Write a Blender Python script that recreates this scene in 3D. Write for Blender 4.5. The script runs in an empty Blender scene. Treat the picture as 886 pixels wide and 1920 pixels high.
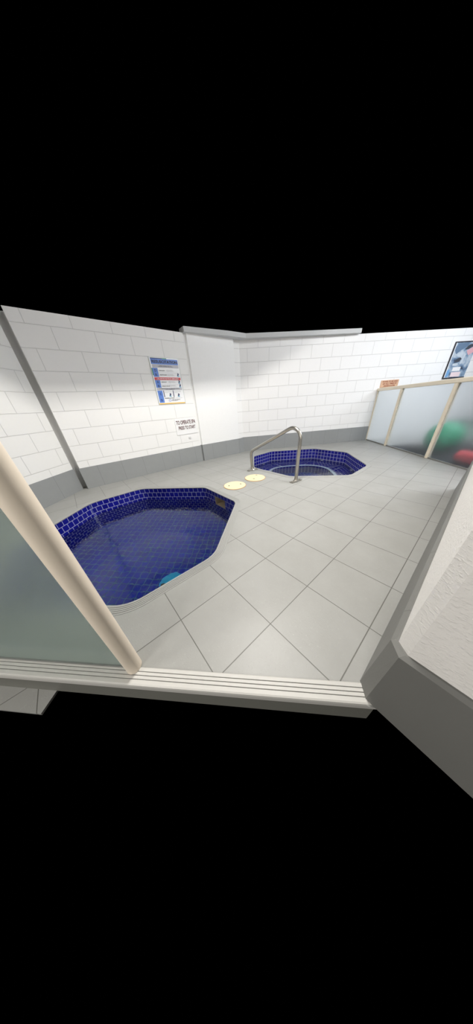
import bpy, bmesh, math, random
from mathutils import Vector, Matrix
random.seed(4)
T = 0.31                                   # one floor tile in metres; coordinates below are in floor tiles
SC = bpy.context.scene
COL = SC.collection
PI = math.pi

# ------------------------------------------------------------------ camera, world, lamps, exposure
cam_d = bpy.data.cameras.new('camera')
cam_d.sensor_fit = 'HORIZONTAL'; cam_d.sensor_width = 36.0; cam_d.lens = 36.0*354.08/886.0
cam_d.clip_start = 0.02
cam = bpy.data.objects.new('camera', cam_d); COL.objects.link(cam)
Rt, Dn, Fw = Vector((.64551, .76077, -.06744)), Vector((.33586, -.36206, -.86955)), Vector((-.68594, .53865, -.48922))
m4 = Matrix.Identity(4)
for i in range(3):
    m4[i][0], m4[i][1], m4[i][2] = Rt[i], -Dn[i], -Fw[i]
m4.translation = Vector((1.0687, -1.3265, 2.9242))*T
cam.matrix_world = m4
SC.camera = cam

w = bpy.data.worlds.new('world'); SC.world = w; w.use_nodes = True
w.node_tree.nodes['Background'].inputs[0].default_value = (0, 0, 0, 1)
w.node_tree.nodes['Background'].inputs[1].default_value = 0.0

SC.view_settings.view_transform = 'Standard'; SC.view_settings.look = 'None'
SC.view_settings.gamma = 1.0; SC.view_settings.use_curve_mapping = False
SC.view_settings.exposure = 0.12
SC.cycles.use_denoising = True
SC.cycles.max_bounces = 12; SC.cycles.transmission_bounces = 10
SC.cycles.caustics_refractive = True; SC.cycles.caustics_reflective = False
SC.cycles.blur_glossy = 0.5

def area(name, loc, sx, sy, watts, color, aim=None, caustic=True, spread=180):
    l = bpy.data.lights.new(name, 'AREA'); l.shape = 'RECTANGLE'; l.size = sx*T; l.size_y = sy*T
    l.energy = watts; l.color = color; l.spread = math.radians(spread)
    o = bpy.data.objects.new(name, l); COL.objects.link(o); o.location = Vector(loc)*T
    if aim is not None:
        o.rotation_euler = (Vector(aim)-Vector(loc)).to_track_quat('-Z', 'Y').to_euler()
    return o
WARM, COOL = (1, .965, .91), (.86, .92, 1)
area('spa_tube_light', (-2.5, 2.9, 9.5), .10, 3.4, 97, WARM)             # fluorescent tubes; the troughs added below trim their light
area('corridor_tube_light', (-2.5, -7.2, 9.5), .10, 4.0, 24, WARM)
area('corridor_fill_light', (2.4, -9.5, 4.2), 3.0, 2.4, 50, WARM, (1.5, 0.2, 1.6))  # added fill, no known lamp; brightens the front of the right-hand wall end
area('side_fill_light', (3.2, 10.4, 8.8), 3.0, 3.0, 60, (.98, .985, 1), (-3.5, 10.5, 0.0))  # unseen fill panel added to lift the walls and the far floor
area('gym_panel_light', (4.2, 17.6, 8.0), 2.5, 4.0, 66, COOL, (-1.5, 13.0, 0))

# ------------------------------------------------------------------ materials
def new_mat(name):
    m = bpy.data.materials.new(name); m.use_nodes = True
    nt = m.node_tree; b = nt.nodes['Principled BSDF']
    return m, nt, b
def sin(b, **k):
    for n, v in k.items():
        n = n.replace('_', ' ')
        b.inputs[n].default_value = (*v, 1) if isinstance(v, tuple) and len(v) == 3 else v
def N(nt, t, **k):
    n = nt.nodes.new(t)
    for a, v in k.items():
        if a in n.inputs.keys() if hasattr(n.inputs, 'keys') else False: n.inputs[a].default_value = v
        else: setattr(n, a, v)
    return n
def L(nt, a, b): nt.links.new(a, b)
def bump(nt, b, height, strength=.3, dist=.01, chain=None):
    n = nt.nodes.new('ShaderNodeBump'); n.inputs['Strength'].default_value = strength; n.inputs['Distance'].default_value = dist
    L(nt, height, n.inputs['Height'])
    if chain: L(nt, chain.outputs['Normal'], n.inputs['Normal'])
    L(nt, n.outputs['Normal'], b.inputs['Normal']); return n
def mixc(nt, fac, a, c):
    n = nt.nodes.new('ShaderNodeMix'); n.data_type = 'RGBA'
    for sock, v in ((n.inputs[0], fac), (n.inputs[6], a), (n.inputs[7], c)):
        if hasattr(v, 'is_linked'): L(nt, v, sock)
        elif isinstance(v, tuple): sock.default_value = (*v, 1) if len(v) == 3 else v
        else: sock.default_value = v
    return n.outputs[2]
def noise(nt, vec, scale, detail=3, rough=.55):
    n = nt.nodes.new('ShaderNodeTexNoise'); n.inputs['Scale'].default_value = scale
    n.inputs['Detail'].default_value = detail; n.inputs['Roughness'].default_value = rough
    if vec: L(nt, vec, n.inputs['Vector'])
    return n.outputs['Fac']
def coords(nt, kind='Object'):
    return nt.nodes.new('ShaderNodeTexCoord').outputs[kind]
def ramp(nt, fac, p0, p1, c0=(0, 0, 0, 1), c1=(1, 1, 1, 1)):
    n = nt.nodes.new('ShaderNodeValToRGB'); n.color_ramp.elements[0].position = p0; n.color_ramp.elements[1].position = p1
    n.color_ramp.elements[0].color = c0; n.color_ramp.elements[1].color = c1
    L(nt, fac, n.inputs[0]); return n.outputs[0]
def mapping(nt, vec, loc=(0, 0, 0), scale=(1, 1, 1)):
    n = nt.nodes.new('ShaderNodeMapping'); n.inputs['Location'].default_value = loc; n.inputs['Scale'].default_value = scale
    L(nt, vec, n.inputs['Vector']); return n.outputs[0]
def brick(nt, vec, bw, rh, mortar, offset=.5, smooth=.1):
    n = nt.nodes.new('ShaderNodeTexBrick'); n.offset = offset; n.offset_frequency = 2
    n.inputs['Scale'].default_value = 1; n.inputs['Brick Width'].default_value = bw; n.inputs['Row Height'].default_value = rh
    n.inputs['Mortar Size'].default_value = mortar; n.inputs['Mortar Smooth'].default_value = smooth
    n.inputs['Color1'].default_value = (0, 0, 0, 1); n.inputs['Color2'].default_value = (1, 1, 1, 1)
    n.inputs['Mortar'].default_value = (.5, .5, .5, 1)
    L(nt, vec, n.inputs['Vector']); return n

def plain(name, color, rough=.5, metal=0, spec=.5, **k):
    m, nt, b = new_mat(name); sin(b, Base_Color=color, Roughness=rough, Metallic=metal, Specular_IOR_Level=spec, **k)
    f = noise(nt, coords(nt), 35)
    L(nt, mixc(nt, f, tuple(c*.975 for c in color), tuple(min(1, c*1.02) for c in color)), b.inputs['Base Color'])
    return m

def block_mat(name, base, shift=0.0):
    # painted concrete blocks: UV is (distance along the wall, height) in tiles
    m, nt, b = new_mat(name)
    uv = mapping(nt, coords(nt, 'UV'), (shift, 0.648*2 - 1.25, 0))
    br = brick(nt, uv, 1.31, .648, .012, .5, .4)
    f = noise(nt, coords(nt, 'UV'), 9)
    c = mixc(nt, f, tuple(x*.97 for x in base), base)
    c = mixc(nt, br.outputs['Fac'], c, tuple(x*.80 for x in base))
    L(nt, c, b.inputs['Base Color']); sin(b, Roughness=.6, Specular_IOR_Level=.25)
    inv = nt.nodes.new('ShaderNodeMath'); inv.operation = 'SUBTRACT'; inv.inputs[0].default_value = 1; L(nt, br.outputs['Fac'], inv.inputs[1])
    b1 = bump(nt, b, inv.outputs[0], .7, .006)
    bump(nt, b, noise(nt, coords(nt, 'UV'), 60, 4), .10, .004, b1)
    return m
def floor_mat():
    m, nt, b = new_mat('painted_floor_tiles')
    ob = mapping(nt, coords(nt), (0, 0, 0), (1/T, 1/T, 1/T))
    br = brick(nt, mapping(nt, ob, (40, 40, 0)), 1, 1, .0065, 0, .3)
    n1 = noise(nt, ob, 1.1, 5, .6); n2 = noise(nt, ob, 26, 3, .6)
    c = mixc(nt, ramp(nt, n1, .35, .7), (.325, .325, .308), (.36, .36, .346))
    c = mixc(nt, ramp(nt, n2, .62, .72), c, (.375, .375, .36))
    c = mixc(nt, br.outputs['Fac'], c, (.14, .14, .125))
    L(nt, c, b.inputs['Base Color']); sin(b, Roughness=.42, Specular_IOR_Level=.4)
    inv = nt.nodes.new('ShaderNodeMath'); inv.operation = 'SUBTRACT'; inv.inputs[0].default_value = 1; L(nt, br.outputs['Fac'], inv.inputs[1])
    b1 = bump(nt, b, inv.outputs[0], .6, .004)
    b2 = bump(nt, b, ramp(nt, noise(nt, ob, 30, 3, .5), .58, .75), .13, .003, b1)
    bump(nt, b, noise(nt, ob, 90, 3), .12, .002, b2)
    return m
def mosaic_mat(name, bw, rh, offset, grout, c0=(.005, .006, .135), c1=(.009, .010, .235)):
    m, nt, b = new_mat(name)
    uv = mapping(nt, coords(nt, 'UV'), (0, rh*40, 0))
    br = brick(nt, uv, bw, rh, .0095, offset, .1)
    tile = mixc(nt, br.outputs['Color'], c0, c1)
    f = noise(nt, coords(nt, 'UV'), 3)
    tile = mixc(nt, f, tile, c1)
    L(nt, mixc(nt, br.outputs['Fac'], tile, grout), b.inputs['Base Color'])
    r = nt.nodes.new('ShaderNodeMapRange'); L(nt, br.outputs['Fac'], r.inputs[0]); r.inputs[3].default_value = .12; r.inputs[4].default_value = .7
    L(nt, r.outputs[0], b.inputs['Roughness'])
    inv = nt.nodes.new('ShaderNodeMath'); inv.operation = 'SUBTRACT'; inv.inputs[0].default_value = 1; L(nt, br.outputs['Fac'], inv.inputs[1])
    bump(nt, b, inv.outputs[0], .5, .003)
    return m
def dado_mat(name, base, joint=1.0):
    m, nt, b = new_mat(name)
    br = brick(nt, mapping(nt, coords(nt, 'UV'), (20, .02, 0)), joint, 4, .008, 0, .3)
    c = mixc(nt, noise(nt, coords(nt, 'UV'), 4), tuple(x*.96 for x in base), tuple(x*1.04 for x in base))
    L(nt, mixc(nt, br.outputs['Fac'], c, tuple(x*.72 for x in base)), b.inputs['Base Color'])
    sin(b, Roughness=.45, Specular_IOR_Level=.4)
    bump(nt, b, noise(nt, coords(nt, 'UV'), 60, 3), .08, .003)
    return m
def roughcast_mat(name, base):
    m, nt, b = new_mat(name)
    ob = mapping(nt, coords(nt), (0, 0, 0), (1/T, 1/T, 1/T))
    wv = mapping(nt, ob, (0, 0, 0), (20, 20, 46))
    n1 = noise(nt, wv, 1, 4, .6); n2 = noise(nt, ob, 45, 4, .6)
    c = mixc(nt, ramp(nt, n1, .3, .7), tuple(x*.97 for x in base), base)
    L(nt, c, b.inputs['Base Color']); sin(b, Roughness=.6, Specular_IOR_Level=.25)
    b1 = bump(nt, b, ramp(nt, n1, .5, .66), .42, .003)
    bump(nt, b, n2, .4, .004, b1)
    return m
def water_mat(name, ripple):
    m = bpy.data.materials.new(name); m.use_nodes = True; nt = m.node_tree
    nt.nodes.clear(); out = nt.nodes.new('ShaderNodeOutputMaterial'); g = nt.nodes.new('ShaderNodeBsdfGlass')
    g.inputs['IOR'].default_value = 1.33; g.inputs['Roughness'].default_value = 0.0; g.inputs['Color'].default_value = (.93, .97, 1, 1)
    ob = mapping(nt, coords(nt), (0, 0, 0), (1/T, 1/T, 1/T))
    bp = nt.nodes.new('ShaderNodeBump'); bp.inputs['Strength'].default_value = ripple; bp.inputs['Distance'].default_value = .012
    L(nt, noise(nt, mapping(nt, ob, (0, 0, 0), (2.4, 3.4, 1)), 1, 2, .45), bp.inputs['Height']); L(nt, bp.outputs['Normal'], g.inputs['Normal'])
    L(nt, g.outputs[0], out.inputs['Surface']); return m
def frosted_mat(name, tint, white, rough, amount):
    m = bpy.data.materials.new(name); m.use_nodes = True; nt = m.node_tree
    nt.nodes.clear(); out = nt.nodes.new('ShaderNodeOutputMaterial')
    g = nt.nodes.new('ShaderNodeBsdfGlass'); g.inputs['IOR'].default_value = 1.25; g.inputs['Roughness'].default_value = rough
    g.inputs['Color'].default_value = (*tint, 1)
    d = nt.nodes.new('ShaderNodeBsdfDiffuse'); t = nt.nodes.new('ShaderNodeBsdfTranslucent')
    f = noise(nt, coords(nt), 14, 3)
    L(nt, mixc(nt, f, tuple(x*.97 for x in white), white), d.inputs['Color']); t.inputs['Color'].default_value = (*white, 1)
    a = nt.nodes.new('ShaderNodeMixShader'); a.inputs[0].default_value = .6; L(nt, d.outputs[0], a.inputs[1]); L(nt, t.outputs[0], a.inputs[2])
    x = nt.nodes.new('ShaderNodeMixShader'); x.inputs[0].default_value = amount
    L(nt, g.outputs[0], x.inputs[1]); L(nt, a.outputs[0], x.inputs[2]); L(nt, x.outputs[0], out.inputs['Surface'])
    return m
def steel_mat():
    m, nt, b = new_mat('brushed_steel'); sin(b, Base_Color=(.46, .44, .40), Metallic=1.0, Roughness=.32)
    n = noise(nt, mapping(nt, coords(nt), (0, 0, 0), (60, 60, 400)), 1, 2)
    L(nt, mixc(nt, n, (.42, .40, .36), (.52, .50, .46)), b.inputs['Base Color']); return m

M_WALL = block_mat('white_painted_blocks', (.86, .855, .84), 1.073)
M_BACK = block_mat('white_painted_blocks_far', (.86, .855, .845), .2)
M_NEAR = block_mat('white_painted_blocks_angled', (.86, .855, .83), .9)
M_COLUMN = plain('white_painted_render', (.86, .86, .85), .6, spec=.25)
M_ROUGH = roughcast_mat('white_roughcast', (.86, .84, .81))
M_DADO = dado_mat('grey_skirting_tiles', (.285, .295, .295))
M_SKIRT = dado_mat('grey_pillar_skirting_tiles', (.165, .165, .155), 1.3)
M_FLOOR = floor_mat()
M_COPE = plain('grey_ribbed_coping', (.34, .34, .325), .45)
M_GROOVE = plain('coping_groove', (.20, .20, .19), .7)
M_NOSE = plain('pale_step_nosing', (.56, .55, .52), .5)
M_RISER = plain('dark_step_riser', (.17, .17, .15), .6)
M_MOS1 = mosaic_mat('blue_mosaic_staggered', .205, .213, .5, (.34, .36, .52))
M_MOS2 = mosaic_mat('blue_mosaic_stacked', .215, .213, 0, (.42, .44, .55))
M_FLR = mosaic_mat('blue_mosaic_spa_floor', .215, .215, 0, (.05, .17, .25), (.002, .008, .19), (.004, .016, .33))
M_NOSING = plain('pale_blue_bench_nosing', (.62, .72, .78), .35)
M_WATER = water_mat('rippled_pool_water', .5); M_CALM = water_mat('calm_pool_water', .07)
M_STEEL = steel_mat()
M_CREAM = plain('cream_powder_coat', (.80, .72, .58), .38)
M_POST = plain('cream_pole_paint', (.86, .76, .63), .4)
M_LID = plain('cream_plastic', (.86, .70, .44), .4)
M_LIDRIM = plain('orange_lid_rim', (.55, .33, .16), .5)
M_DARK = plain('dark_hole', (.08, .07, .06), .6)
M_BEIGE = plain('beige_skimmer_plastic', (.50, .41, .30), .5)
M_GLASS = frosted_mat('frosted_glass', (.95, .97, .98), (.84, .88, .94), .36, .045)
M_GLASSNEAR = frosted_mat('frosted_glass_near', (.80, .86, .83), (.42, .47, .45), .24, .35)
M_CYAN = plain('turquoise_plastic', (.02, .42, .70), .4)
M_CEIL = plain('grey_white_ceiling', (.55, .56, .56), .7)
M_WHITE = plain('white_board', (.86, .86, .86), .4)
M_JET = plain('white_jet_plastic', (.85, .87, .9), .3)

# ------------------------------------------------------------------ mesh helpers (all input in tiles)
def tagk(o, label=None, cat=None, group=None, kind=None):
    if label: o['label'] = label
    if cat: o['category'] = cat
    if group: o['group'] = group
    if kind: o['kind'] = kind
    return o
def obj(name, bm, mat, parent=None, smooth=False, scale=True, recalc=True):
    if recalc: bmesh.ops.recalc_face_normals(bm, faces=bm.faces)
    if scale: bmesh.ops.scale(bm, vec=(T, T, T), verts=bm.verts)
    me = bpy.data.meshes.new(name); bm.to_mesh(me); bm.free()
    for mt in (mat if isinstance(mat, (list, tuple)) else [mat]): me.materials.append(mt)
    if smooth:
        for p in me.polygons: p.use_smooth = True
    o = bpy.data.objects.new(name, me); COL.objects.link(o)
    if parent: o.parent = parent; o.matrix_parent_inverse = Matrix.Translation(-parent.location)
    return o
def thing(name, loc, label, cat, group=None):
    o = bpy.data.objects.new(name, None); COL.objects.link(o); o.location = Vector(loc)*T; o.empty_display_size = .1
    return tagk(o, label, cat, group)
def struct(name, bm, mat, **k):
    return tagk(obj(name, bm, mat, **k), kind='structure')
def box(bm, c, s, rot=0.0, axes=None):
    # centre c, full sizes s; axes = three unit vectors, or a rotation about z
    if axes is None:
        axes = (Vector((math.cos(rot), math.sin(rot), 0)), Vector((-math.sin(rot), math.cos(rot), 0)), Vector((0, 0, 1)))
    c = Vector(c); vs = []
    for k in (-.5, .5):
        for j in (-.5, .5):
            for i in (-.5, .5):
                vs.append(bm.verts.new(c + axes[0]*(i*s[0]) + axes[1]*(j*s[1]) + axes[2]*(k*s[2])))
    for f in ((0, 2, 3, 1), (4, 5, 7, 6), (0, 1, 5, 4), (2, 6, 7, 3), (0, 4, 6, 2), (1, 3, 7, 5)):
        bm.faces.new([vs[q] for q in f])
    return vs
def bevel(bm, w, seg=2):
    bmesh.ops.bevel(bm, geom=bm.edges[:], offset=w, segments=seg, affect='EDGES', profile=.5, clamp_overlap=True)
def cyl(bm, a, b, r, seg=24, cap=True, r2=None):
    a, b = Vector(a), Vector(b); d = (b-a).normalized(); u = d.orthogonal().normalized(); v = d.cross(u); r2 = r if r2 is None else r2
    A = [bm.verts.new(a + (u*math.cos(2*PI*k/seg) + v*math.sin(2*PI*k/seg))*r) for k in range(seg)]
    B = [bm.verts.new(b + (u*math.cos(2*PI*k/seg) + v*math.sin(2*PI*k/seg))*r2) for k in range(seg)]
    for k in range(seg): bm.faces.new((A[k], A[(k+1) % seg], B[(k+1) % seg], B[k]))
    if cap: bm.faces.new(A[::-1]); bm.faces.new(B)
def tube(bm, pts, r, seg=18):
    pts = [Vector(p) for p in pts]; rings = []; up = None
    for i, p in enumerate(pts):
        d = (pts[min(i+1, len(pts)-1)] - pts[max(i-1, 0)]).normalized()
        if up is None: up = d.orthogonal().normalized()
        up = (up - d*up.dot(d)).normalized(); v = d.cross(up)
        rings.append([bm.verts.new(p + (up*math.cos(2*PI*k/seg) + v*math.sin(2*PI*k/seg))*r) for k in range(seg)])
    for a, b in zip(rings, rings[1:]):
        for k in range(seg): bm.faces.new((a[k], a[(k+1) % seg], b[(k+1) % seg], b[k]))
    bm.faces.new(rings[0][::-1]); bm.faces.new(rings[-1])
def fillet(pts, rads, seg=8, closed=True):
    pts = [Vector(p) for p in pts]; out = []; n = len(pts)
    for i, p in enumerate(pts):
        r = rads[i] if isinstance(rads, (list, tuple)) else rads
        if r == 0 or (not closed and i in (0, n-1)): out.append(p); continue
        a = (pts[i-1]-p).normalized(); b = (pts[(i+1) % n]-p).normalized()
        ang = a.angle(b); t = r/math.tan(ang/2); t = min(t, .49*min((pts[i-1]-p).length, (pts[(i+1) % n]-p).length)); r = t*math.tan(ang/2)
        c = p + (a+b).normalized()*(r/math.sin(ang/2)); s, e = p+a*t-c, p+b*t-c
        for k in range(seg+1):
            q = s.normalized().slerp(e.normalized(), k/seg)*r
            out.append(c+q)
    return out
def inset(loop, d):
    # offset a convex ccw loop outward by d
    n = len(loop); out = []
    for i in range(n):
        a = loop[i]-loop[i-1]; b = loop[(i+1) % n]-loop[i]
        na = Vector((a.y, -a.x, 0)); nb = Vector((b.y, -b.x, 0))
        if na.length < 1e-7: na = nb
        if nb.length < 1e-7: nb = na
        na.normalize(); nb.normalize(); k = (na+nb).normalized()
        out.append(loop[i] + k*(d/max(.5, k.dot(na))))
    return out
def uvquad(bm, f, uvs):
    lay = bm.loops.layers.uv.verify()
    for lp, u in zip(f.loops, uvs): lp[lay].uv = u
def wallslab(bm, pts, z0, z1, th, u0=0.0):
    # upright slab along a polyline of (x, y); front faces run along pts, thickness to the left of travel; UV (distance, height)
    P = [Vector((x, y, 0)) for x, y in pts]; n = len(P); off = []
    for i in range(n):
        ns = []
        if i > 0: d = (P[i]-P[i-1]).normalized(); ns.append(Vector((-d.y, d.x, 0)))
        if i < n-1: d = (P[i+1]-P[i]).normalized(); ns.append(Vector((-d.y, d.x, 0)))
        k = sum(ns, Vector()).normalized(); off.append(P[i] + k*(th/max(.35, k.dot(ns[0]))))
    V = lambda p, z: bm.verts.new((p.x, p.y, z))
    F = [(V(p, z0), V(p, z1)) for p in P]; B = [(V(p, z0), V(p, z1)) for p in off]
    u = u0
    for i in range(n-1):
        l = (P[i+1]-P[i]).length
        uvq = [(u, z0), (u+l, z0), (u+l, z1), (u, z1)]
        uvquad(bm, bm.faces.new((F[i][0], F[i+1][0], F[i+1][1], F[i][1])), uvq)
        uvquad(bm, bm.faces.new((B[i+1][0], B[i][0], B[i][1], B[i+1][1])), [uvq[q] for q in (1, 0, 3, 2)])
        uvquad(bm, bm.faces.new((F[i][1], F[i+1][1], B[i+1][1], B[i][1])), [(u, z1-.05), (u+l, z1-.05), (u+l, z1-.04), (u, z1-.04)])
        uvquad(bm, bm.faces.new((F[i+1][0], F[i][0], B[i][0], B[i+1][0])), [(u, z0+.05)]*4)
        u += l
    bm.faces.new((F[0][0], F[0][1], B[0][1], B[0][0])); bm.faces.new((F[-1][1], F[-1][0], B[-1][0], B[-1][1]))
def text(body, mat, parent, origin, udir, normal, h, w=None, name='lettering', bold=0.0, center=True, lift=.006):
    # flat lettering h tall (cap height about .72 h of font size), fitted to width w, centred on origin
    cu = bpy.data.curves.new(name, 'FONT'); cu.body = body; cu.size = 1.0; cu.align_x = 'CENTER' if center else 'LEFT'; cu.align_y = 'CENTER'
    cu.offset = bold; cu.space_line = .95; cu.resolution_u = 3
    tmp = bpy.data.objects.new(name, cu); COL.objects.link(tmp); bpy.context.view_layer.update()
    me = bpy.data.meshes.new_from_object(tmp.evaluated_get(bpy.context.evaluated_depsgraph_get()))
    COL.objects.unlink(tmp); bpy.data.objects.remove(tmp)
    xs = [v.co.x for v in me.vertices]; ys = [v.co.y for v in me.vertices]
    cx = (min(xs)+max(xs))/2 if center else min(xs); cy = (min(ys)+max(ys))/2
    sy = h/(max(ys)-min(ys)); sx = sy if w is None else w/(max(xs)-min(xs))
    u = Vector(udir).normalized(); nv = Vector(normal).normalized(); up = nv.cross(u); o0 = Vector(origin) + nv*lift
    for v in me.vertices: v.co = (o0 + u*((v.co.x-cx)*sx) + up*((v.co.y-cy)*sy))*T
    me.materials.clear(); me.materials.append(mat)
    o = bpy.data.objects.new(name, me); COL.objects.link(o); o.parent = parent; o.matrix_parent_inverse = Matrix.Translation(-parent.location)
    return o
class Face:
    """A flat board on a wall: local (s, t) in tiles, s to the right, t down from the top left corner."""
    def __init__(self, tl, udir, normal): self.o = Vector(tl); self.u = Vector(udir).normalized(); self.n = Vector(normal).normalized(); self.up = self.n.cross(self.u)
    def p(self, s, t, d=0): return self.o + self.u*s - self.up*t + self.n*d
    def slab(self, bm, s0, t0, s1, t1, d0, d1):
        box(bm, self.p((s0+s1)/2, (t0+t1)/2, (d0+d1)/2), (s1-s0, t1-t0, d1-d0), axes=(self.u, self.up, self.n))

# ------------------------------------------------------------------ the setting
WTOP = 6.15
NEAR0, NEAR1 = (-7.2, -4.48), (-10.03, -1.65)
LEFT0, LEFT1 = (-9.887, -1.412), (-9.70, 4.70)
COLA, COLB = (-9.703, 4.877), (-9.40, 7.60)
BACK0, BACK1 = (-9.53, 8.13), (-9.53+5.246*2.3, 8.13+7.765*2.3)
GA, GB = Vector((-4.284, 15.895, 0)), Vector((1.448, 10.442, 0))     # base line of the glazed screen
SPA1 = [(-1.88, -1.6, 0), (-1.88, .25, 0), (-3.6, 2.36, 0), (-4.30, 2.36, 0), (-4.97, 2.36, 0), (-5.65, 2.36, 0), (-7.82, .35, 0), (-7.82, -1.55, 0), (-5.9, -3.55, 0), (-3.8, -3.55, 0)]
SPA2 = [(-1.87, 7.35, 0), (-1.87, 9.2, 0), (-3.75, 11.36, 0), (-5.9, 11.36, 0), (-7.84, 9.15, 0), (-7.84, 7.45, 0), (-6.05, 5.67, 0), (-3.72, 5.67, 0)]
R1 = [.75, .75, .42, 0, 0, .42, .7, .75, .8, .8]
loop1, loop2 = fillet(SPA1, R1), fillet(SPA2, .5)
CW = .2                                                              # coping width

def make_floor():
    bm = bmesh.new()
    outer = [NEAR1, (-10.4, -1.69), (-10.4, 5.0), COLA, COLB, BACK0, (-9.53+5.246*2.3, 8.13+7.765*2.3), (6.0, 22.0), (4.0, 8.5), (1.7, 8.5), (1.6, .5), (1.6, .35), (1.30, .10), (.95, 0.0), (-3.9, -4.85), (-7.2, -4.45)]
    loops = [[Vector((x, y, 0)) for x, y in outer], inset(loop1, CW*.9), inset(loop2, CW*.9)]
    edges = []
    for lp in loops:
        vs = [bm.verts.new(p) for p in lp]
        edges += [bm.edges.new((vs[i], vs[(i+1) % len(vs)])) for i in range(len(vs))]
    bmesh.ops.triangle_fill(bm, edges=edges, use_beauty=True, use_dissolve=False)
    for f in bm.faces:
        if f.normal.z < 0: f.normal_flip()
    return struct('floor', bm, M_FLOOR, recalc=False)
make_floor()

def wall(name, pts, mat, th=.5, u0=0.0, z0=0.0, z1=WTOP):
    bm = bmesh.new(); wallslab(bm, pts, z0, z1, th, u0); return struct(name, bm, mat)
# pts run so that the room lies to the right of travel
wall('wall_angled', [NEAR0, NEAR1, (-10.5, -1.69)], M_NEAR)
wall('wall_left', [(-10.5, -1.385), LEFT0, LEFT1, (-10.2, 4.69)], M_WALL, u0=-.613-.15)
bm = bmesh.new(); wallslab(bm, [(-10.36, -1.9), (-10.36, 5.1)], 0, WTOP, .15); struct('wall_shade_gap_backing', bm, M_COLUMN)  # closes the gaps added between wall pieces to make the narrow strips dark
bm = bmesh.new(); wallslab(bm, [(-9.81, 4.60), (-9.81, 4.86), COLA, COLB, (-9.72, 7.64)], 0, WTOP, .12); struct('wall_column', bm, M_COLUMN)
wall('wall_left_return', [(-9.62, 7.55), BACK0], M_WALL, u0=.2)
wall('wall_back', [BACK0, BACK1], M_BACK)
bm = bmesh.new()
for poly in ([(-10.0, 4.7), (-10.0, 8.3), (-8.35, 10.6), (-5.75, 14.25), (-5.32, 13.98), (-7.75, 10.2), (-9.0, 8.2), (-9.12, 7.0), (-9.55, 4.7)],):
    lo = [bm.verts.new((x, y, WTOP)) for x, y in poly]; hi = [bm.verts.new((x, y, WTOP+.2)) for x, y in poly]; n = len(poly)
    bm.faces.new(lo); bm.faces.new(hi[::-1])
    for i in range(n): bm.faces.new((lo[i], lo[(i+1) % n], hi[(i+1) % n], hi[i]))
struct('ceiling', bm, M_CEIL)

# grey skirting tiles, a hand high, standing proud of the walls
DH, DT = .96, .03
def dado(name, pts, mat=M_DADO):
    bm = bmesh.new(); wallslab(bm, pts, 0, DH, -DT); return struct(name, bm, mat)
dado('baseboard_angled', [NEAR0, NEAR1, (-10.3, -1.67)])
dado('baseboard_left', [(-10.2, -1.395), LEFT0, LEFT1, (-9.95, 4.695)])
dado('baseboard_column', [(-9.81, 4.66), (-9.81, 4.867), COLA, COLB])
dado('baseboard_return', [COLB, BACK0])
dado('baseboard_back', [BACK0, (GA.x, GA.y)])

# the right-hand wall end, roughcast over grey skirting tiles
PW = [(1.27, 7.92), (1.237, .295), (1.32, .22), (4.5, .20)]
bm = bmesh.new()
def prism(bm, poly, z0, z1):
    lo = [bm.verts.new((x, y, z0)) for x, y in poly]; hi = [bm.verts.new((x, y, z1)) for x, y in poly]; n = len(poly)
    bm.faces.new(lo[::-1]); bm.faces.new(hi)
    lay = bm.loops.layers.uv.verify(); u = 0
    for i in range(n):
        a, b = Vector(poly[i]), Vector(poly[(i+1) % n]); l = (b-a).length
        f = bm.faces.new((lo[i], lo[(i+1) % n], hi[(i+1) % n], hi[i]))
        for lp, q in zip(f.loops, [(u, z0), (u+l, z0), (u+l, z1), (u, z1)]): lp[lay].uv = q
        u += l
prism(bm, PW + [(4.5, 7.98)], 0, WTOP)
struct('wall_right', bm, M_ROUGH)
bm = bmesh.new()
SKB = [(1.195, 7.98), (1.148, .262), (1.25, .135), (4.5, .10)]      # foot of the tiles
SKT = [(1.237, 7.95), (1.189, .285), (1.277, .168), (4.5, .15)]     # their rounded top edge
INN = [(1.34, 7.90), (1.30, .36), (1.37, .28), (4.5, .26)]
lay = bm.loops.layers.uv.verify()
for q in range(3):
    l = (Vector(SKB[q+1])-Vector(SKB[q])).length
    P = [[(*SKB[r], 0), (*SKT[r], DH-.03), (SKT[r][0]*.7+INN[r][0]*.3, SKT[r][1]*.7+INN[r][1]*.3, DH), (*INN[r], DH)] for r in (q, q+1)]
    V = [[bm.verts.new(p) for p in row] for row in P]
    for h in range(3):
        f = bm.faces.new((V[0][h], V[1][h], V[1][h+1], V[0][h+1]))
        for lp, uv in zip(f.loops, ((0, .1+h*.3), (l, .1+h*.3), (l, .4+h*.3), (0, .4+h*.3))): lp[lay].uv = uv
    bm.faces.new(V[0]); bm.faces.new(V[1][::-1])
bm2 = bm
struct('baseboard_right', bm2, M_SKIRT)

# step edge: ribbed nosing along a diagonal, dark riser below
bm = bmesh.new()
e = Vector((1, 1, 0)).normalized(); nrm = Vector((1, -1, 0)).normalized()
def nose_pt(s, d, z): p = Vector((-.835, -1.76, 0)) + e*s + nrm*d; return (p.x, p.y, z)
prof = [(-.01, .0), (0.0, .012)]
for g in (.035, .075, .115): prof += [(g, .012), (g+.002, .003), (g+.008, .003), (g+.010, .012)]
prof += [(.165, .012), (.180, .004), (.186, -.02), (.186, -.09), (.150, -.10)]
s0, s1 = -4.5, 2.95
rows = [(bm.verts.new(nose_pt(s0, d, z)), bm.verts.new(nose_pt(s1, d, z))) for d, z in prof]
for q, ((a, b), (c, d)) in enumerate(zip(rows, rows[1:])):
    f = bm.faces.new((a, b, d, c))
    if prof[q][1] == prof[q+1][1] == .003: f.material_index = 1
struct('trim_1', bm, [M_NOSE, M_GROOVE])
bm = bmesh.new()
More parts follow.
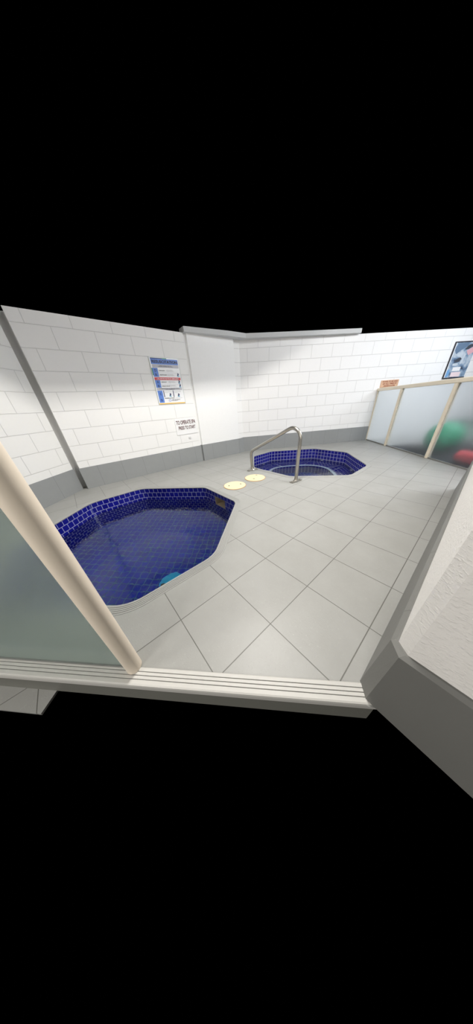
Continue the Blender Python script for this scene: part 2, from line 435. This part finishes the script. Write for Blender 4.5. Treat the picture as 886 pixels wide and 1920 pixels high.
box(bm, Vector(nose_pt((s0+s1)/2, .11, -.31)), (s1-s0, .08, .44), axes=(e, nrm, Vector((0, 0, 1))))
struct('trim_2', bm, M_RISER)
bm = bmesh.new()
box(bm, Vector(nose_pt(-2.9, .26, -.55)), (3.2, .26, .04), axes=(e, nrm, Vector((0, 0, 1))))
struct('floor_lower', bm, M_FLOOR)

# ------------------------------------------------------------------ the two sunken spas
def ring_profile(bm, loop, prof, dark=None):
    rings = [[bm.verts.new((p.x, p.y, z)) for p in inset(loop, d)] for d, z in prof]
    n = len(loop)
    for q, (a, b) in enumerate(zip(rings, rings[1:])):
        for i in range(n):
            f = bm.faces.new((a[i], a[(i+1) % n], b[(i+1) % n], b[i]))
            if dark and prof[q][1] < dark and prof[q+1][1] < dark and prof[q][0] > .01: f.material_index = 1
def spa(label, loop, mosaic, zw, depth, ribs, hole=None, bench=None, jets=()):
    c = sum(loop, Vector())/len(loop)
    root = thing('spa_pool', (c.x, c.y, 0), label, 'spa pool', None)
    bm = bmesh.new(); lay = bm.loops.layers.uv.verify(); n = len(loop)
    zs = [0.0] + ([hole[2], hole[3]] if hole else []) + [bench[0] if bench else depth]
    us = [0.0]
    for i in range(n): us.append(us[-1] + (loop[(i+1) % n]-loop[i]).length)
    G = [[bm.verts.new((p.x, p.y, z)) for p in loop] for z in zs]
    for k in range(len(zs)-1):
        for i in range(n):
            j = (i+1) % n
            if hole and k == 1 and abs(loop[i].y-hole[4]) < .01 and hole[0]-.01 < (loop[i].x+loop[j].x)/2 < hole[1]+.01 and abs(loop[j].y-hole[4]) < .01: continue
            f = bm.faces.new((G[k][i], G[k][j], G[k+1][j], G[k+1][i]))
            for lp, q in zip(f.loops, [(us[i], zs[k]), (us[i+1], zs[k]), (us[i+1], zs[k+1]), (us[i], zs[k+1])]): lp[lay].uv = q
    obj('tiled_wall', bm, mosaic, root, recalc=False)
    inner = loop
    if bench:
        zb, wd = bench; inner = [Vector(p) for p in inset(loop, -wd)]
        for it in range(36):                               # the bench front runs in a soft curve
            inner = [(inner[i-1]+inner[i]*2+inner[(i+1) % len(inner)])/4 for i in range(len(inner))]
        bm = bmesh.new(); lay = bm.loops.layers.uv.verify()
        A = [bm.verts.new((p.x, p.y, zb)) for p in loop]; B = [bm.verts.new((p.x, p.y, zb)) for p in inner]
        for i in range(n):
            j = (i+1) % n; f = bm.faces.new((A[i], A[j], B[j], B[i]))
            for lp, q in zip(f.loops, [(us[i], 0), (us[i+1], 0), (us[i+1], wd), (us[i], wd)]): lp[lay].uv = q
        obj('bench_seat', bm, mosaic, root)
        bm = bmesh.new(); ring_profile(bm, inner, [(.15, zb+.003), (.15, zb+.02), (.0, zb+.02), (-.01, zb-.06), (.0, zb-.06)])
        tagk(obj('bench_edge', bm, M_NOSING, root), 'pale edging tiles of the underwater bench')
        bm = bmesh.new(); lay = bm.loops.layers.uv.verify(); ui = [0.0]
        for i in range(n): ui.append(ui[-1] + (inner[(i+1) % n]-inner[i]).length)
        A = [bm.verts.new((p.x, p.y, zb)) for p in inner]; B = [bm.verts.new((p.x, p.y, depth)) for p in inner]
        for i in range(n):
            j = (i+1) % n; f = bm.faces.new((A[i], A[j], B[j], B[i]))
            for lp, q in zip(f.loops, [(ui[i], zb), (ui[i+1], zb), (ui[i+1], depth), (ui[i], depth)]): lp[lay].uv = q
        obj('well_wall', bm, mosaic, root)
    bm = bmesh.new(); lay = bm.loops.layers.uv.verify()
    f = bm.faces.new([bm.verts.new((p.x, p.y, depth)) for p in inner])
    for lp in f.loops: lp[lay].uv = (lp.vert.co.x*.7071+lp.vert.co.y*.7071, lp.vert.co.x*.7071-lp.vert.co.y*.7071)
    obj('tiled_floor', bm, M_FLR, root)
    bm = bmesh.new()
    prof = [(-.004, -.035), (-.012, -.006), (.004, .008)]
    if ribs:
        for g in (.040, .078, .116, .154): prof += [(g, .008), (g+.003, -.001), (g+.010, -.001), (g+.013, .008)]
    prof += [(CW-.006, .008), (CW, -.002), (CW+.012, -.002), (CW+.014, .001)]
    ring_profile(bm, loop, prof, .0)
    o = obj('coping', bm, [M_COPE, M_GROOVE], root)
    bm = bmesh.new()
    f = bm.faces.new([bm.verts.new((p.x, p.y, zw)) for p in inset(loop, -.001)])
    if f.normal.z < 0: f.normal_flip()
    obj('water', bm, M_WATER if ribs else M_CALM, root, recalc=False)
    for (x, y, z, nx, ny) in jets:
        bm = bmesh.new(); cyl(bm, (x, y, z), (x+nx*.05, y+ny*.05, z), .075, 16); cyl(bm, (x+nx*.05, y+ny*.05, z), (x+nx*.09, y+ny*.09, z), .04, 12)
        obj('jet', bm, M_JET, root)
    return root
HOLE = (-4.97, -4.30, -.20, -.58, 2.36)
s1_ = spa('large blue tiled spa pool in front, with a skimmer opening in its far wall', loop1, M_MOS1, -.53, -1.85, True, hole=HOLE)
bm = bmesh.new()
x0, x1, za, zb, yy = HOLE
for f in (((x0, yy, za), (x1, yy, za), (x1, yy+.6, za), (x0, yy+.6, za)), ((x0, yy, zb), (x0, yy+.6, zb), (x1, yy+.6, zb), (x1, yy, zb)),
          ((x0, yy, za), (x0, yy+.6, za), (x0, yy+.6, zb), (x0, yy, zb)), ((x1, yy, za), (x1, yy, zb), (x1, yy+.6, zb), (x1, yy+.6, za)),
          ((x0, yy+.6, za), (x1, yy+.6, za), (x1, yy+.6, zb), (x0, yy+.6, zb))):
    bm.faces.new([bm.verts.new(p) for p in f])
sk = tagk(obj('skimmer_box', bm, M_BEIGE, s1_, recalc=False), 'beige skimmer mouth let into the tiles')
bm = bmesh.new()
cyl(bm, (-3.10, -.55, -1.85), (-3.10, -.55, -1.77), .36, 28); bevel(bm, .02, 1)
dr = tagk(obj('drain_cover', bm, M_CYAN, s1_), 'round turquoise cover under the water')
bm = bmesh.new(); cyl(bm, (-3.17, -.78, -1.775), (-3.17, -.78, -1.76), .07, 12); obj('screw_hole', bm, M_DARK, dr)
k = math.sqrt(.5)
spa('smaller looking blue tiled spa pool in the far corner beside the handrail', loop2, M_MOS2, -.66, -2.6, False, bench=(-1.2, 1.05),
    jets=((-7.84, 8.35, -.86, 1, 0), (-5.2, 11.36, -.86, 0, -1), (-2.9, 10.38, -.88, -.75, -.66)))

# ------------------------------------------------------------------ handrail
hr = thing('handrail', (-4.5, 5.27, 0), 'bent stainless steel handrail standing at the edge of the far spa', 'handrail')
path = fillet([(-5.75, 5.27, 0.02), (-5.83, 5.27, .93), (-3.13, 5.27, 2.28), (-3.18, 5.27, .02)], [0, .3, .36, 0], 12, closed=False)
bm = bmesh.new(); tube(bm, path, .066, 20); obj('rail', bm, M_STEEL, hr, smooth=True)
for x, ang in ((-5.75, 1.36), (-3.19, 1.42)):
    bm = bmesh.new(); box(bm, (x, 5.29, .02), (.56, .17, .035), ang); bevel(bm, .012, 2)
    fl = obj('flange', bm, M_STEEL, hr)
    for q in (-.21, .21):
        cx, cy = x+q*math.cos(ang), 5.29+q*math.sin(ang)
        bm = bmesh.new(); cyl(bm, (cx, cy, .037), (cx, cy, .062), .038, 6); obj('bolt', bm, M_STEEL, fl)
    bm = bmesh.new(); cyl(bm, (x, 5.27, .037), (x, 5.27, .09), .115, 20, r2=.085); obj('collar', bm, M_STEEL, fl, smooth=False)

# ------------------------------------------------------------------ access lids in the floor
for (cx, cy, hs, lab) in ((-4.82, 3.32, ((-4.95, 3.11), (-4.73, 3.57)), 'round cream plastic access lid in the floor nearer the large spa'),
                          (-4.83, 4.53, ((-4.75, 4.38), (-5.02, 4.81)), 'round cream plastic access lid in the floor nearer the handrail')):
    t = thing('access_lid', (cx, cy, 0), lab, 'floor lid', 'cream access lids between the spas')
    bm = bmesh.new(); cyl(bm, (cx, cy, .0), (cx, cy, .022), .45, 48); bevel(bm, .006, 1); obj('lid', bm, M_LID, t)
    bm = bmesh.new(); P = [Vector((cx+.45*math.cos(a*2*PI/48), cy+.45*math.sin(a*2*PI/48), 0)) for a in range(48)]
    ring_profile(bm, P, [(0, .014), (.02, .014), (.022, .002)]); obj('rim', bm, M_LIDRIM, t)
    for hx, hy in hs:
        bm = bmesh.new(); a = math.atan2(hy-cy, hx-cx)+PI/2
        box(bm, (hx, hy, .021), (.085, .05, .008), a); bevel(bm, .003, 1); obj('finger_slot', bm, M_DARK, t)

# ------------------------------------------------------------------ near balustrade: cream pole and frosted pane on the step edge
PX, PY = -.835, -1.745
nb = thing('glass_balustrade', (PX, PY, 0), 'near frosted glass balustrade with thick cream pole standing on the step edge', 'balustrade')
bm = bmesh.new(); cyl(bm, (PX, PY, .012), (PX, PY, 3.25), .092, 40); bevel(bm, .006, 1)
tagk(obj('post', bm, M_POST, nb, smooth=False), 'scuffed cream round pole')
for p in nb.children[0].data.polygons: p.use_smooth = abs(p.normal.z) < .5
bm = bmesh.new()
a = Vector((PX, PY, 0)) - e*.085; b = Vector((PX, PY, 0)) - e*3.4
box(bm, (a+b)/2 + Vector((0, 0, 1.56)), ((b-a).length, .03, 3.06), axes=(e, nrm, Vector((0, 0, 1)))); obj('glass_pane', bm, M_GLASSNEAR, nb)
bm = bmesh.new(); box(bm, (a+b)/2 + Vector((0, 0, 3.17)), ((b-a).length, .16, .16), axes=(e, nrm, Vector((0, 0, 1)))); bevel(bm, .03, 3); obj('top_rail', bm, M_POST, nb)
bm = bmesh.new(); box(bm, (a+b)/2 + Vector((0, 0, .022)), ((b-a).length, .05, .018), axes=(e, nrm, Vector((0, 0, 1)))); obj('bottom_seal', bm, M_GROOVE, nb)

# ------------------------------------------------------------------ glazed screen to the gym
gs = thing('glazed_screen', ((GA.x+GB.x)/2, (GA.y+GB.y)/2, 0), 'waist-high frosted glass screen with cream frame along the right side of the spa floor', 'glass screen')
gd = (GB-GA).normalized(); gn = Vector((gd.y, -gd.x, 0)); glen = (GB-GA).length; up = Vector((0, 0, 1))
if gn.dot(Vector((-1, -1, 0))) < 0: gn = -gn
POSTS = [.03, 2.36, 5.66, 8.95]; END = 10.4
bm = bmesh.new(); box(bm, GA+gd*(END/2-.05)+up*3.22, (END+.1, .20, .17), axes=(gd, gn, up)); bevel(bm, .03, 3); obj('top_rail', bm, M_CREAM, gs)
for i, s in enumerate(POSTS):
    bm = bmesh.new(); box(bm, GA+gd*s+up*1.57, (.06 if i == 0 else .15, .12 if i == 0 else .17, 3.13), axes=(gd, gn, up)); bevel(bm, .02, 2)
    obj('post', bm, M_CREAM, gs)
for s0_, s1_2 in ((.06, 2.29), (2.43, 5.59), (5.73, 8.88)):
    bm = bmesh.new(); box(bm, GA+gd*((s0_+s1_2)/2)+up*1.60, (s1_2-s0_, .03, 3.06), axes=(gd, gn, up)); obj('glass_pane', bm, M_GLASS, gs)
    bm = bmesh.new(); box(bm, GA+gd*((s0_+s1_2)/2)+up*.035, (s1_2-s0_, .07, .065), axes=(gd, gn, up)); obj('bottom_channel', bm, M_GROOVE, gs)

# ------------------------------------------------------------------ gym things behind the screen
M_MAT = plain('dark_rubber', (.012, .013, .016), .85, spec=.2)
M_GREEN = plain('green_vinyl', (.003, .30, .15), .6)
M_RED = plain('red_foam', (.42, .03, .04), .6)
M_BLACK = plain('black_vinyl', (.03, .03, .04), .5)
bm = bmesh.new(); q0 = GA+gd*3.2-gn*.8
box(bm, GA+gd*6.4-gn*2.95+up*.02, (7.8, 5.7, .04), axes=(gd, gn, up)); bevel(bm, .01, 1)
tagk(obj('rubber_mat', bm, M_MAT), 'dark rubber gym mat seen dimly through the frosted screen', 'floor mat')
bc = GA+gd*4.75-gn*1.2+up*.785
bm = bmesh.new(); bmesh.ops.create_uvsphere(bm, u_segments=40, v_segments=28, radius=.74)
for v in bm.verts: v.co.z *= 1.0; v.co += bc
bl = tagk(obj('exercise_ball', bm, M_GREEN, smooth=True), 'large green exercise ball blurred behind the frosted glass screen', 'exercise ball')
for (sa, sn, lab) in ((7.6, 2.9, 'low dark padded bench blurred behind the last glass pane'), (4.3, 3.0, 'low dark padded bench blurred behind the green exercise ball')):
    wc = GA+gd*sa-gn*sn
    wb = thing('weight_bench', wc, lab, 'gym bench')
    bm = bmesh.new(); box(bm, wc+up*1.29, (3.0, .9, .24), axes=(gd, gn, up)); bevel(bm, .07, 3); obj('pad', bm, M_BLACK, wb)
    for sx in (-1.1, 1.1):
        bm = bmesh.new(); box(bm, wc+gd*sx+up*.62, (.16, .16, 1.12), axes=(gd, gn, up)); box(bm, wc+gd*sx+up*.105, (.18, 1.1, .12), axes=(gd, gn, up)); obj('leg', bm, M_BLACK, wb)
bm = bmesh.new(); rc = GA+gd*7.35-gn*.55+up*.30; cyl(bm, rc-gd*.75, rc+gd*.75, .26, 24); bevel(bm, .03, 2)
tagk(obj('foam_roller', bm, M_RED), 'dull red roll on the floor behind the last glass pane', 'foam roller')

# ------------------------------------------------------------------ signs on the left wall
lu = Vector((LEFT1[0]-LEFT0[0], LEFT1[1]-LEFT0[1], 0)).normalized(); ln = Vector((lu.y, -lu.x, 0))
def onleft(y): t = (y-LEFT0[1])/lu.y; return Vector((LEFT0[0], LEFT0[1], 0)) + lu*t
M_BLUE = plain('sign_blue', (.10, .22, .62), .4); M_NAVY = plain('sign_navy', (.015, .025, .10), .4); M_INK = plain('sign_ink', (.03, .03, .04), .5)
M_SGREY = plain('sign_grey', (.50, .50, .54), .4); M_SRED = plain('sign_red', (.62, .04, .05), .4); M_SWHITE = plain('sign_white', (.84, .85, .86), .35)
M_YEL = plain('sign_yellow_edge', (.80, .50, .10), .5); M_SGREEN = plain('sign_green', (.03, .25, .10), .5); M_TEAL = plain('sign_teal', (.16, .42, .58), .5)
M_GTXT = plain('sign_small_print', (.35, .35, .37), .5); M_BROWN = plain('sign_brown_ink', (.10, .03, .03), .5)
o = onleft(2.80); W, H = 1.40, 1.88
rs = thing('resuscitation_chart', onleft(3.5)+up*4.18, 'laminated blue and white RESUSCITATION chart on the left block wall', 'safety sign')
F = Face(o+up*5.12, lu, ln)
def patch(name, s0, t0, s1, t1, mat, parent=rs, d0=.028, d1=.033, face=F, W=W, H=H):
    bm = bmesh.new(); face.slab(bm, s0*W, t0*H, s1*W, t1*H, d0, d1); return obj(name, bm, mat, parent)
bm = bmesh.new(); F.slab(bm, 0, 0, W, H, 0, .028); obj('board', bm, M_SWHITE, rs)
bm = bmesh.new()
F.slab(bm, -.02, -.02, W+.02, 0, 0, .04); F.slab(bm, -.02, 0, 0, H, 0, .04); F.slab(bm, W, 0, W+.02, H, 0, .04); obj('clear_frame', bm, plain('frame_grey', (.62, .66, .64), .3), rs)
patch('lower_edge', .0, .975, 1.0, 1.0, M_YEL)
hd = patch('heading_band', .03, .025, .97, .135, M_BLUE)
patch('heading_corner', .03, .010, .42, .026, M_NAVY); patch('heading_corner', .42, .010, .58, .026, M_SGREEN)
text('RESUSCITATION', M_INK, rs, F.p(W*.5, H*.082, .034), lu, ln, .115, W*.88, bold=.03)
patch('grey_band', .05, .138, .97, .205, M_SGREY)
text('BEFORE STARTING CHECK FOR\nDANGER TO YOURSELF AND OTHERS', M_INK, rs, F.p(W*.5, H*.172, .034), lu, ln, .055, W*.5, bold=.01, name='small_print')
patch('letter_column', .03, .210, .205, .395, M_BLUE)
patch('green_edge', .0, .215, .03, .36, M_SGREEN)
patch('red_band', .03, .405, .97, .46, M_SRED)
text('CALL 000 FOR HELP OR AN AMBULANCE', M_SWHITE, rs, F.p(W*.5, H*.433, .034), lu, ln, .05, W*.78, bold=.02)
patch('letter_column', .03, .463, .205, .625, M_BLUE)
patch('grey_band', .03, .628, .97, .685, M_SGREY)
text('IF UNRESPONSIVE AND NOT BREATHING NORMALLY\nSTART COMPRESSIONS', M_INK, rs, F.p(W*.5, H*.657, .034), lu, ln, .06, W*.78, bold=.015, name='small_print')
patch('letter_column', .03, .690, .205, .965, M_BLUE)
for ch, t in (('D', .26), ('R', .35), ('A', .505), ('B', .59), ('C', .765), ('D', .905)):
    text(ch, M_NAVY, rs, F.p(W*.12, H*t, .034), lu, ln, .10, .085, bold=.02)
for tx, t, ww in (('DANGER', .262, .20), ('RESPONSE', .352, .24), ('AIRWAY', .505, .19), ('BREATHING', .592, .27)):
    text(tx, M_INK, rs, F.p(W*.24, H*t, .034), lu, ln, .038, W*ww, bold=.02, center=False, name='row_heading')
    text('check the patient\nspeak and look for\na reply or movement', M_GTXT, rs, F.p(W*.50, H*t, .034), lu, ln, .085, W*.27, center=False, name='small_print')
text('DEFIBRILLATION', M_INK, rs, F.p(W*.24, H*.865, .034), lu, ln, .035, W*.36, bold=.02, center=False, name='row_heading')
text('attach and follow', M_GTXT, rs, F.p(W*.66, H*.865, .034), lu, ln, .025, W*.26, center=False, name='small_print')
def figure(s, t, sc):
    bm = bmesh.new(); c = lambda a, b: F.p(W*s+a*sc, H*t+b*sc, .034)
    for (a, b, r) in ((0, -.05, .024), (.02, -.02, .03), (-.01, .01, .032)): cyl(bm, c(a, b), c(a, b)+ln*.004, r*sc, 12)
    obj('figure', bm, M_NAVY, rs)
    bm = bmesh.new(); F.slab(bm, W*s-.05*sc, H*t+.035*sc, W*s+.05*sc, H*t+.075*sc, .029, .036); obj('figure', bm, M_TEAL, rs)
for s, t, sc in ((.90, .345, 1.0), (.90, .50, 1.0), (.91, .585, 1.0), (.47, .79, 1.05), (.79, .80, 1.05)): figure(s, t, sc)
patch('blue_bar', .235, .692, .262, .84, M_NAVY); patch('blue_bar', .585, .692, .612, .84, M_NAVY)
for s in (.28, .63): text('give chest compressions\nthen two rescue breaths\nkeep going', M_GTXT, rs, F.p(W*s, H*.725, .034), lu, ln, .085, W*.27, center=False, name='small_print')
bm = bmesh.new()
for k in range(20):
    a0 = k*2*PI/20; cyl(bm, F.p(W*.42+.055*math.cos(a0), H*.918+.045*math.sin(a0), .033), F.p(W*.42+.055*math.cos(a0), H*.918+.045*math.sin(a0), .037), .009, 6)
obj('emblem', bm, M_BLUE, rs)
text('LIFE SAVING\nSOCIETY', M_INK, rs, F.p(W*.49, H*.915, .034), lu, ln, .075, W*.32, bold=.01, center=False, name='small_print')
for t in (.295, .545): patch('rule_line', .22, t+.012, .96, t+.016, M_SGREY)

o = onleft(3.39); W2, H2 = 1.28, .83
os_ = thing('spa_notice', onleft(4.0)+up*2.1, 'white notice reading TO OPERATE SPA PRESS TO START on the left wall', 'notice')
F2 = Face(o+up*2.53, lu, ln)
bm = bmesh.new(); F2.slab(bm, 0, 0, W2, H2, 0, .03); bevel(bm, .005, 1); obj('board', bm, M_WHITE, os_)
text('TO OPERATE SPA', M_BROWN, os_, F2.p(W2*.50, H2*.25, .031), lu, ln, .20, W2*.90, bold=.022)
text('PRESS TO START', M_BROWN, os_, F2.p(W2*.52, H2*.58, .031), lu, ln, .18, W2*.80, bold=.022)
pb = thing('push_button', onleft(4.13)+up*1.50, 'small round white push button just below the spa notice', 'button')
c0 = onleft(4.13)+up*1.50
bm = bmesh.new(); cyl(bm, c0, c0+ln*.03, .085, 24); obj('base_ring', bm, M_SWHITE, pb)
bm = bmesh.new(); cyl(bm, c0+ln*.03, c0+ln*.07, .05, 20); obj('button_cap', bm, plain('button_grey', (.70, .70, .69), .4), pb)

# ------------------------------------------------------------------ signs on the back wall
bu = Vector((5.246, 7.765, 0)).normalized(); bn = Vector((bu.y, -bu.x, 0)); B0 = Vector((*BACK0, 0))
sb = (Vector((-4.27, 15.92, 0))-B0).dot(bu)
F3 = Face(B0+bu*sb+up*3.73, bu, bn); W3, H3 = 1.25, .40
ts = thing('towel_notice', B0+bu*(sb+.6)+up*3.5, 'small tan notice about towels fixed just above the screen rail', 'notice')
bm = bmesh.new(); F3.slab(bm, 0, 0, W3, H3, 0, .03); obj('board', bm, plain('tan_board', (.66, .42, .27), .5), ts)
M_RUST = plain('rust_ink', (.33, .08, .04), .5)
for i, (tx, ww) in enumerate((('TOWEL TO BE USED', .86), ('AT ALL TIMES IN', .78), ('SAUNA & GYM', .62))):
    text(tx, M_RUST, ts, F3.p(W3*.5, H3*(.2+.3*i), .031), bu, bn, .085, W3*ww, bold=.02)
sp = (Vector((-1.79, 19.6, 0))-B0).dot(bu)
F4 = Face(B0+bu*sp+up*5.48, bu, bn); W4, H4 = 1.55, 1.88
gp = thing('gym_poster', B0+bu*(sp+.75)+up*4.5, 'framed blue and grey picture high on the back wall above the screen', 'poster')
m, nt, b = new_mat('poster_print')
v = mapping(nt, coords(nt), (0, 0, 0), (1/T, 1/T, 1/T))
nz = noise(nt, v, 2.3, 4, .55)
r = nt.nodes.new('ShaderNodeValToRGB'); cr = r.color_ramp
cr.elements[0].position = .30; cr.elements[0].color = (.045, .06, .09, 1); cr.elements[1].position = .72; cr.elements[1].color = (.62, .66, .72, 1)
for p_, c_ in ((.42, (.16, .24, .36, 1)), (.50, (.28, .38, .50, 1)), (.58, (.48, .55, .62, 1))):
    el = cr.elements.new(p_); el.color = c_
L(nt, nz, r.inputs[0]); L(nt, r.outputs[0], b.inputs['Base Color']); sin(b, Roughness=.3)
bm = bmesh.new(); F4.slab(bm, .10, .02, W4, H4-.02, .01, .03); obj('print', bm, m, gp)
bm = bmesh.new(); F4.slab(bm, .02, .02, .10, H4-.02, .01, .032); obj('white_margin', bm, M_SWHITE, gp)
bm = bmesh.new()
F4.slab(bm, -.03, -.03, .02, H4+.03, 0, .06); F4.slab(bm, .02, -.03, W4, .02, 0, .06); F4.slab(bm, .02, H4-.02, W4, H4+.03, 0, .06); obj('frame', bm, M_INK, gp)
def blob(name, pts, mat, d):
    bm = bmesh.new(); P = fillet([(p[0], p[1], 0) for p in pts], .05, 4)
    lo = [bm.verts.new(F4.p(p.x, p.y, .030)) for p in P]; hi = [bm.verts.new(F4.p(p.x, p.y, d)) for p in P]
    bm.faces.new(hi); n = len(P)
    for i in range(n): bm.faces.new((lo[i], lo[(i+1) % n], hi[(i+1) % n], hi[i]))
    obj(name, bm, mat, gp)
P_SLATE, P_PALE, P_COAL = plain('print_slate', (.13, .20, .30), .4), plain('print_pale', (.55, .62, .68), .4), plain('print_charcoal', (.06, .07, .09), .4)
blob('picture_shape', [(.12, .40), (.20, .06), (1.0, .05), (.95, .22), (.55, .42), (.30, .62)], P_SLATE, .033)
blob('picture_shape', [(.75, .42), (1.0, .16), (1.5, .07), (1.5, .16), (1.05, .38)], P_COAL, .036)
blob('picture_shape', [(.95, .45), (1.5, .20), (1.5, .55), (1.20, .70)], plain('print_pink', (.72, .42, .46), .4), .034)
blob('picture_shape', [(.40, .60), (.62, .52), (.78, .62), (.62, .76), (.45, .74)], P_PALE, .035)
blob('picture_shape', [(.85, .55), (1.02, .62), (.98, 1.00), (.86, 1.22), (.80, 1.05), (.90, .85)], P_PALE, .035)
blob('picture_shape', [(.48, .86), (.70, .78), (.84, .86), (.74, 1.02), (.56, 1.04), (.42, 1.00)], P_COAL, .036)
blob('picture_shape', [(.30, 1.10), (.55, 1.08), (.80, 1.12), (.60, 1.24), (.36, 1.22)], P_PALE, .034)
blob('picture_shape', [(.12, 1.45), (.26, 1.35), (.34, 1.6), (.28, 1.84), (.12, 1.84)], plain('print_sky', (.18, .38, .66), .4), .033)
bm = bmesh.new(); F4.slab(bm, .46, 1.30, 1.02, 1.52, .03, .04); obj('caption_label', bm, M_SWHITE, gp)
bm = bmesh.new(); F4.slab(bm, .46, 1.57, 1.14, 1.83, .03, .04); obj('caption_label', bm, plain('label_pink', (.85, .70, .72), .4), gp)

# ------------------------------------------------------------------ added unseen troughs round the tube lights; sides keep light off the upper walls
M_BAFFLE = plain('white_light_baffle', (.75, .75, .74), .5)
for (ly, ll, lab) in ((2.9, 3.7, 'added white trough narrowing the tube light over the spas'), (-7.2, 4.4, 'added white trough narrowing the tube light over the step')):
    cl = thing('added_light_trough', (-2.5, ly, 9.5), lab, 'light baffle')
    bm = bmesh.new()
    box(bm, (-2.5, ly, 9.56), (1.1, ll, .06))
    for sx in (-.54, .54): box(bm, (-2.5+sx, ly, 9.31), (.03, ll, .45))
    for sy in (-.5, .5): box(bm, (-2.5, ly+sy*ll, 9.31), (1.1, .03, .45))
    obj('light_baffle', bm, M_BAFFLE, cl)
